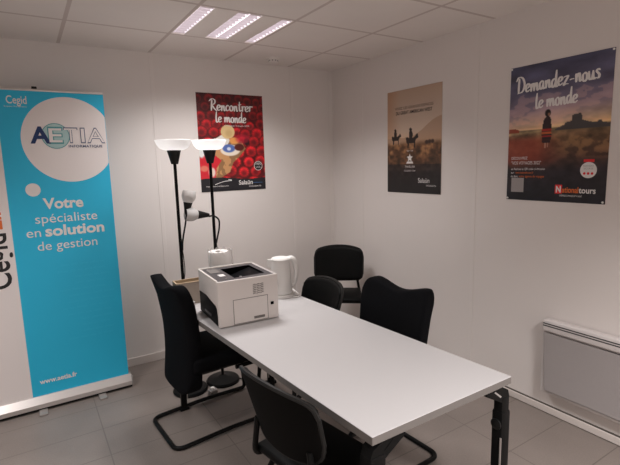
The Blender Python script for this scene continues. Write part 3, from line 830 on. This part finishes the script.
def make_visitor_chair(name, label, loc, rz, group, taper=.085, hw=.190, corner=(.60, .075)):
    t = thing(name, label, 'chair', loc, rz, group)
    def zt(s):
        a = abs(s); z = .828 - .038 * s * s
        if a > .78: z -= .05 * rnd((a - .78) / .22)
        return z
    def zb(s):
        a = abs(s); z = .536 + .022 * s * s
        if a > corner[0]: z += corner[1] * rnd((a - corner[0]) / (1 - corner[0]))
        return z
    def cf0(off):
        def cf(s, tt):
            tt2 = .5 - .5 * math.cos(PI * tt)
            z = zb(s) + (zt(s) - zb(s)) * tt2
            ss = math.sin(s * PI / 2) * .3 + s * .7
            return (-.205 - .27 * (z - .55) + .055 * s * s + off, (hw + taper * (z - .55)) * ss, z)
        return cf
    def th1(s, tt): return .016
    bm = shell(B(), cf0(0), th1, 30, 16); br = obj('backrest', bm, M['black_shell'], t, True, angle=60)
    def cfp(s, tt):
        x, y, z = cf0(.014)(s * .95, .06 + .88 * tt); return (x, y, z)
    bm = shell(B(), cfp, lambda s, tt: .004 + .020 * math.sqrt(max(0, 1 - max(abs(s), abs(2 * tt - 1)) ** 5)), 26, 14); obj('back_pad', bm, M['black_vinyl'], br, True, angle=80)
    # grey edge bead round the shell
    loop = []
    f = cf0(0)
    for i in range(31): loop.append(Vector(f(-1 + 2 * i / 30, 1)))
    for j in range(15, 0, -1): loop.append(Vector(f(1, j / 16)))
    for i in range(31): loop.append(Vector(f(1 - 2 * i / 30, 0)))
    for j in range(1, 16): loop.append(Vector(f(-1, j / 16)))
    loop.append(loop[0])
    bm = B(); tube(bm, loop, .009, 6, False); obj('edge_bead', bm, M['trim_edge'], br)
    bm = B(); box(bm, -.19, .13, -.205, .205, .440, .472, .015, 4)
    for v in bm.verts:
        d = max(0, v.co.x - .03) / .14; v.co.z -= .02 * d * d
        v.co.y *= 1 - .10 * max(0, (-v.co.x) / .19)
    seat = obj('seat', bm, M['black_vinyl'], t)
    bm = B(); box(bm, -.17, .11, -.19, .19, .428, .442, .004); obj('seat_pan', bm, M['black_shell'], seat)
    r = .0125
    for sy in (-1, 1):
        bm = B(); tube(bm, fillet([(.165, sy * .235, 0), (.125, sy * .212, .415), (-.05, sy * .215, .415)], .05, 5), r, 10); obj('leg', bm, M['black_metal'], t)
        bm = B(); tube(bm, [(-.30, sy * .245, 0), (-.02, sy * .217, .415)], r, 10); obj('leg', bm, M['black_metal'], t)
        bm = B(); tube(bm, fillet([(-.05, sy * .195, .415), (-.200, sy * .180, .425), (-.196, sy * .150, .60)], .05, 5), r * .9, 10); obj('back_post', bm, M['black_metal'], t)
    bm = B(); tube(bm, [(.06, -.215, .415), (.06, .215, .415)], .010, 8); tube(bm, [(-.06, -.215, .415), (-.06, .215, .415)], .010, 8); obj('cross_bar', bm, M['black_metal'], t)
    return t
GV = 'black visitor chairs'
# seat-centre positions are derived from where each backrest stands
def vis_loc(bx_, by_, yaw, off=-.255):
    return (bx_ - math.cos(yaw) * off, by_ - math.sin(yaw) * off, 0)
v1 = make_visitor_chair('visitor_chair', 'black visitor chair in the front, its back to the viewer, left of the table', vis_loc(-1.945, -2.325, .16), .16, GV)
yw = math.atan2(-.77, -.64)
make_visitor_chair('visitor_chair', 'black visitor chair standing in the room corner against the walls', vis_loc(-.285, -.46, yw), yw, GV, .02, .206, (.76, .045))
dup(v1, vis_loc(-1.02, -1.355, PI), PI, 'black visitor chair tucked under the table behind the kettle', GV)

# ================================================================ PRINTER
prz = -.055
pr = thing('laser_printer', 'boxy beige-grey laser printer with dark top on the table', 'printer', (-1.622, -1.338, TZ), prz)
hx, hy, ph = .168, .180, .248
bm = B()
box(bm, -hx, hx, -hy, hy, .004, ph, .007, 3)
bm.normal_update()
# open top: cut a well by inset
top = [f for f in bm.faces if f.normal.z > .99 and f.calc_center_median().z > ph - .001][0]
bmesh.ops.inset_region(bm, faces=[top], thickness=.006)
for v in top.verts: v.co.z -= .006
bmesh.ops.delete(bm, geom=[top], context='FACES_ONLY')
body = obj('body', bm, M['printer'], pr)
# dark top panel with the output well
tx0, tx1, ty0, ty1 = -hx + .013, hx - .013, -hy + .013, hy - .013
zt_ = ph - .005
well = [(-.075, .085), (.085, .118), (.118, -.075), (-.02, -.105)]  # around the recess
well = [(-.055, -.118), (.125, -.100), (.125, .135), (-.055, .120)]
outer = [(tx0, ty0), (tx1, ty0), (tx1, ty1), (tx0, ty1)]
bm = B()
for i in range(4):
    j = (i + 1) % 4
    quad(bm, [(*outer[i], zt_), (*outer[j], zt_), (*well[j], zt_), (*well[i], zt_)])
tp = obj('top_panel', bm, M['printer_dark'], pr, False)
bm = B()
deep = [.055, .012, .012, .055]
lo = [(x, y, zt_ - d) for (x, y), d in zip(well, deep)]
for i in range(4):
    j = (i + 1) % 4
    quad(bm, [(*well[i], zt_), (*well[j], zt_), lo[j], lo[i]])
quad(bm, lo)
obj('output_tray', bm, M['printer_black'], pr, False)
bm = B(); box(bm, -.112, -.080, -.055, -.005, zt_, zt_ + .002); obj('display', bm, M['ink_white'], tp, False)
bm = B(); box(bm, -.135, -.075, .04, .14, zt_, zt_ + .0015); obj('control_panel', bm, M['printer_line'], tp, False)
bm = B(); lathe(bm, [(.008, 0), (.008, .003), (0, .0035)], c=(.03, .02, zt_ - .035), n=12); lathe(bm, [(.005, 0), (.005, .003), (0, .0035)], c=(-.10, -.115, zt_), n=12); obj('button', bm, M['grey_plastic'], tp)
# pale rim on the front-left edge
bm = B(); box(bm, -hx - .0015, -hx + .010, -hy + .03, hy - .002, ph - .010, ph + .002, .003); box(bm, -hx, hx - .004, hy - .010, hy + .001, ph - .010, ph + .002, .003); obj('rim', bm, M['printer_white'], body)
# side facing the viewer: access door, vent, switch
yf = -hy
def outline(bm, x0, x1, z0, z1, w=.0022, y=yf - .0006):
    for a in ((x0, x1, z1 - w, z1), (x0, x1, z0, z0 + w), (x0, x0 + w, z0, z1), (x1 - w, x1, z0, z1)):
        box(bm, a[0], a[1], y, y + .001, a[2], a[3])
bm = B(); box(bm, -.088, .102, yf - .0012, yf + .002, .012, .140, .001); dr = obj('side_door', bm, M['printer'], pr, False)
bm = B(); outline(bm, -.0905, .1045, .0095, .1425, .0025, yf - .0014); obj('door_gap', bm, M['printer_line'], dr, False)
bm = B(); box(bm, .022, .084, yf - .002, yf, .022, .036, .0006); obj('door_grip', bm, M['printer_line'], dr, False)
bm = B()
for k in range(6):
    for jx in range(3):
        x0 = .022 + jx * .021 + k * .0; z0 = .158 + k * .0095
        prism(bm, [(x0, yf - .0012, z0 + .002), (x0 + .009, yf - .0012, z0 + .006), (x0 + .018, yf - .0012, z0 + .004), (x0 + .018, yf - .0012, z0), (x0 + .009, yf - .0012, z0 + .002), (x0, yf - .0012, z0 - .002)], (0, .001, 0))
obj('vent', bm, M['printer_line'], pr, False)
bm = B(); box(bm, .120, .138, yf - .003, yf, .083, .099, .001); obj('power_switch', bm, M['printer_black'], pr, False)
# left face: dark paper tray front
bm = B(); prism(bm, [(-hx - .003, -hy + .020, .012), (-hx - .003, hy - .02, .012), (-hx - .003, hy - .02, .128), (-hx - .003, .03, .132), (-hx - .003, -.04, .122), (-hx - .003, -hy + .05, .112), (-hx - .003, -hy + .03, .098), (-hx - .003, -hy + .020, .06)], (.004, 0, 0)); ft = obj('paper_tray_front', bm, M['printer_black'], pr, False)
bm = B(); box(bm, -hx - .006, -hx - .002, -.06, .06, .035, .05, .001); obj('tray_grip', bm, M['printer_dark'], ft)
bm = B()
for sx in (-1, 1):
    for sy in (-1, 1): box(bm, sx * .13 - .012, sx * .13 + .012, sy * .145 - .012, sy * .145 + .012, 0, .006)
obj('feet', bm, M['black_plastic'], pr, False)

# ================================================================ KETTLE
kt = thing('electric_kettle', 'white plastic electric kettle on the table behind the printer', 'kettle', (-1.250, -1.165, TZ), -.45)
def kprof(z): return float(np.interp(z, [.0, .02, .10, .20, .235], [.070, .071, .066, .061, .059]))
bm = B(); lathe(bm, [(0, .0), (.082, 0), (.084, .008), (.080, .020), (0, .022)], n=36); obj('power_base', bm, M['white_plastic'], kt)
bm = B(); lathe(bm, [(0, .023)] + [(kprof(z), z) for z in np.linspace(.023, .228, 14)] + [(.058, .234), (0, .234)], n=40)
kb = obj('body', bm, M['white_plastic'], kt)
bm = B(); lathe(bm, [(.060, .233), (.061, .240), (.054, .248), (.03, .251), (0, .252)], n=36); obj('lid', bm, M['white_plastic'], kt)
bm = B(); prism(bm, [(-.050, -.026, .236), (-.085, 0, .240), (-.050, .026, .236)], (0, 0, -.05)); obj('spout', bm, M['white_plastic'], kt)
bm = B()
hp = catmull([(.045, 0, .236), (.075, 0, .238), (.093, 0, .205), (.097, 0, .15), (.088, 0, .095), (.068, 0, .062)], 6)
for p in [0]:
    tube(bm, hp, [.019 - .005 * i / len(hp) for i in range(len(hp))], 12)
for v in bm.verts: v.co.y *= 1.25
obj('handle', bm, M['white_plastic'], kt)
bm = B(); box(bm, .060, .070, -.012, .012, .055, .075, .003); obj('switch', bm, M['grey_plastic'], kt)
bm = B(); tube(bm, catmull([(.06, -.05, .006), (.10, -.06, .004), (.11, -.015, .004), (.10, .05, .004), (.08, .12, .004)], 6), .0035, 6); obj('power_cord', bm, M['white_plastic'], kt)

# ================================================================ PAPER ROLL, BOX, PAPERS
rl = thing('paper_towel_roll', 'tall white paper towel roll in plastic film behind the printer', 'paper roll', (-1.590, -.985, TZ))
RH = .305
bm = B(); lathe(bm, [(.022, 0), (.060, 0), (.062, .004), (.062, RH - .004), (.060, RH), (.022, RH), (.022, 0)], n=40); obj('paper', bm, M['paper_white'], rl)
bm = B(); lathe(bm, [(.022, .001), (.022, RH - .001), (.020, RH - .001), (.020, .001), (.022, .001)], n=28); obj('core', bm, M['cardboard'], rl)
bm = B()
prof = [(.0635, .0), (.0645, .1), (.0638, .2), (.0645, .30)]
n_ = 36; rings = []
for r_, z in prof + [(.066, .315)]:
    rings.append([bm.verts.new((r_ * math.cos(2 * PI * k / n_) * (1.0 + (.45 * max(0, math.cos(2 * PI * k / n_ + .3)) ** 3)), r_ * math.sin(2 * PI * k / n_), z + .006 * math.sin(k * 1.9) * (z > .31))) for k in range(n_)])
for a, b in zip(rings, rings[1:]):
    for k in range(n_): bm.faces.new((a[k], a[(k + 1) % n_], b[(k + 1) % n_], b[k]))
obj('plastic_film', bm, M['film'], rl)

bxo = thing('wooden_box', 'small open wooden box at the back left end of the table', 'box', (-1.765, -.935, TZ), -.03)
a_, b_, h_, t_ = .095, .055, .135, .008
bm = B(); box(bm, -a_, a_, -b_, -b_ + t_, 0, h_, mi=0); obj('front_wall', bm, M['cardboard'], bxo, False)
bm = B(); box(bm, -a_, a_, b_ - t_, b_, 0, h_); obj('rear_wall', bm, M['wood'], bxo, False)
for s in (-1, 1):
    bm = B(); box(bm, s * a_ - (t_ if s > 0 else 0), s * a_ + (t_ if s < 0 else 0), -b_ + t_, b_ - t_, 0, h_); obj('side_wall', bm, M['wood'], bxo, False)
bm = B(); box(bm, -a_ + t_, a_ - t_, -b_ + t_, b_ - t_, 0.0, .006); obj('bottom', bm, M['wood'], bxo, False)
bm = B(); box(bm, -a_ - .001, a_ + .001, -b_ - .001, -b_ + t_ + .001, h_, h_ + .004); obj('rim', bm, M['wood'], bxo, False)

random.seed(11)
pp = thing('paper_stack', 'loose stack of white papers beside the printer on the table', 'papers', (-1.825, -1.06, TZ), .04)
for k in range(5):
    bm = B(); box(bm, -.021, .022, -.055, .055, 0, .010)
    for v in bm.verts: v.co = Matrix.Rotation(random.uniform(-.06, .06), 3, 'Z') @ v.co + Vector((0, 0, k * .0101))
    obj('sheet_bundle', bm, M['paper_white'] if k % 2 == 0 else M['banner_white'], pp, False)

# ================================================================ FLOOR LAMPS
def floor_lamp(label, x, y, arm, shade_c, shade_dir):
    t = thing('floor_lamp', label, 'floor lamp', (x, y, 0), 0, 'black torchiere floor lamps')
    bm = B(); lathe(bm, [(0, 0), (.115, 0), (.120, .010), (.112, .022), (.04, .034), (.014, .05), (0, .05)], n=36); obj('base', bm, M['black_metal'], t)
    bm = B(); tube(bm, [(0, 0, .04), (0, 0, 1.60)], .0105, 12); obj('pole', bm, M['black_metal'], t)
    bm = B(); lathe(bm, [(0, 1.570), (.022, 1.570), (.044, 1.655), (.044, 1.660), (0, 1.660)], n=24); obj('cup', bm, M['black_plastic'], t)
    bm = B()
    lathe(bm, [(.042, 1.658), (.066, 1.661), (.088, 1.672), (.102, 1.690), (.115, 1.722), (.113, 1.724), (.099, 1.694), (.086, 1.677), (.066, 1.666), (0, 1.664)], n=44); obj('bowl', bm, M['bowl'], t)
    bm = B(); tube(bm, catmull(arm, 7), .0060, 8); ar = obj('flexible_arm', bm, M['black_plastic'], t)
    d = Vector(shade_dir).normalized(); q4 = Vector((0, 0, 1)).rotation_difference(d).to_matrix().to_4x4()
    c = Vector(shade_c)
    bm = B(); lathe(bm, [(0, -.078), (.011, -.078), (.014, -.070), (.029, .0), (.029, .004), (0, .004)], c=c, n=20, mat4=q4); obj('socket', bm, M['black_plastic'], ar)
    bm = B(); lathe(bm, [(.027, .002), (.038, .018), (.046, .042), (.046, .066), (.039, .084), (.037, .084), (.044, .066), (.044, .042), (.036, .019), (.025, .004)], c=c, n=28, mat4=q4); obj('shade', bm, M['shade'], ar)
    bm = B(); tube(bm, catmull([arm[0], (.012, -.012, arm[0][2] - .06), (.014, -.006, arm[0][2] - .16), (-.010, -.012, arm[0][2] - .3), (.011, -.010, .5), (.0, -.0135, .12)], 6), .003, 6); obj('cord', bm, M['black_plastic'], t)
    return t
LY = -.66
floor_lamp('black floor lamp, the left one, small shade pointing up, wide white bowl', -1.730, LY, [(.008, -.01, 1.00), (.012, -.02, 1.07), (.032, -.03, 1.17), (.046, -.03, 1.240)], (.060, -.03, 1.314), (.18, 0, 1))
floor_lamp('black floor lamp, the right one, small shade bent sideways, white bowl before poster', -1.490, LY, [(.006, -.01, 1.02), (.018, -.02, 1.08), (.026, -.03, 1.13), (.026, -.03, 1.185), (-.008, -.03, 1.214), (-.044, -.03, 1.214)], (-.118, -.03, 1.232), (-1, 0, .12))

# cable and plug on the floor by the lamp base
cb = thing('plug_adapter', 'small grey plug adapter on the floor by the lamp base', 'plug', (-1.62, -.80, 0), .3)
bm = B(); box(bm, -.03, .03, -.02, .02, 0, .035, .006); obj('body', bm, M['grey_plastic'], cb)
bm = B(); lathe(bm, [(0, 0), (.014, 0), (.014, .012), (0, .012)], c=(0, 0, .035), n=14); obj('plug', bm, M['white_plastic'], cb)
bm = B(); tube(bm, catmull([(-1.38, -.70, .004), (-1.33, -.80, .004), (-1.32, -.92, .004), (-1.29, -1.02, .004), (-1.22, -1.0, .004)], 6), .004, 6); tag(obj('power_cable', bm, M['black_plastic']), 'thin black cable on the floor beneath the far table end', 'cable')

# ---------------------------------------------------------------- separate pieces become parts of their own
def split(o, gap, newname=None):
    me = o.data; n = len(me.vertices); par = list(range(n))
    def find(a):
        while par[a] != a: par[a] = par[par[a]]; a = par[a]
        return a
    for e in me.edges: par[find(e.vertices[0])] = find(e.vertices[1])
    comp = {}
    for v in me.vertices: comp.setdefault(find(v.index), []).append(v.index)
    cl = []
    for vs in comp.values():
        P = [me.vertices[i].co for i in vs]
        cl.append([[min(p[k] for p in P) for k in range(3)], [max(p[k] for p in P) for k in range(3)], set(vs)])
    merged = True
    while merged:
        merged = False
        for i in range(len(cl)):
            for j in range(i + 1, len(cl)):
                a, b = cl[i], cl[j]
                if all(a[0][k] - gap <= b[1][k] and b[0][k] - gap <= a[1][k] for k in range(3)):
                    a[0] = [min(a[0][k], b[0][k]) for k in range(3)]; a[1] = [max(a[1][k], b[1][k]) for k in range(3)]; a[2] |= b[2]
                    cl.pop(j); merged = True; break
            if merged: break
    if len(cl) < 2: return
    name = newname or o.name.split('.')[0]
    for lo, hi, vs in cl:
        idx = {v: i for i, v in enumerate(sorted(vs))}
        m2 = bpy.data.meshes.new(name)
        fs = [p for p in me.polygons if p.vertices[0] in idx]
        m2.from_pydata([me.vertices[v].co for v in sorted(vs)], [], [[idx[v] for v in p.vertices] for p in fs])
        for mt in me.materials: m2.materials.append(mt)
        for p, q in zip(m2.polygons, fs): p.material_index = q.material_index; p.use_smooth = q.use_smooth
        if any(p.use_smooth for p in m2.polygons): m2.set_sharp_from_angle(angle=math.radians(35))
        c = bpy.data.objects.new(name, m2); COL.objects.link(c); c.parent = o.parent
    bpy.data.objects.remove(o)
SPLIT = {'lettering': (.016, None), 'slogan_lettering': (.022, None), 'logo_lettering': (.02, None), 'side_lettering': (.015, None), 'faint_lines': (.018, 'faint_line'), 'louvre': (0, 'louvre_blade'), 'cross_bar': (0, None), 'feet': (0, 'foot'), 'button': (0, None),
         'grille_slot': (0, None), 'bracket': (0, None), 'end_cap': (0, None), 'white_disc': (.004, None), 'vent': (.006, None), 'reflector': (.002, None), 'housing': (.01, None)}
for o in list(COL.objects):
    if o.type == 'MESH' and o.name.split('.')[0] in SPLIT and not o.children:
        g, nn = SPLIT[o.name.split('.')[0]]; split(o, g, nn)

# ================================================================ CAMERA
f_, cxx, cyy, czz, yaw, pitch, roll = CAMP = (451.208, -2.57409, -3.63831, 1.54799, .560068, -.150784, -.027203)
F = Vector((math.sin(yaw) * math.cos(pitch), math.cos(yaw) * math.cos(pitch), math.sin(pitch)))
R = F.cross(Vector((0, 0, 1))).normalized(); U = R.cross(F)
R2 = R * math.cos(roll) + U * math.sin(roll); U2 = -R * math.sin(roll) + U * math.cos(roll)
cam = bpy.data.cameras.new('camera'); co = bpy.data.objects.new('camera', cam); COL.objects.link(co)
mw = Matrix.Identity(4)
for i in range(3):
    mw[i][0] = R2[i]; mw[i][1] = U2[i]; mw[i][2] = -F[i]
mw[0][3], mw[1][3], mw[2][3] = cxx, cyy, czz
co.matrix_world = mw
cam.sensor_width = 36; cam.lens = f_ * 36 / 620; cam.clip_start = .05
scene.camera = co
scene.view_settings.view_transform = 'Standard'
scene.view_settings.look = 'None'
scene.view_settings.exposure = 0.0
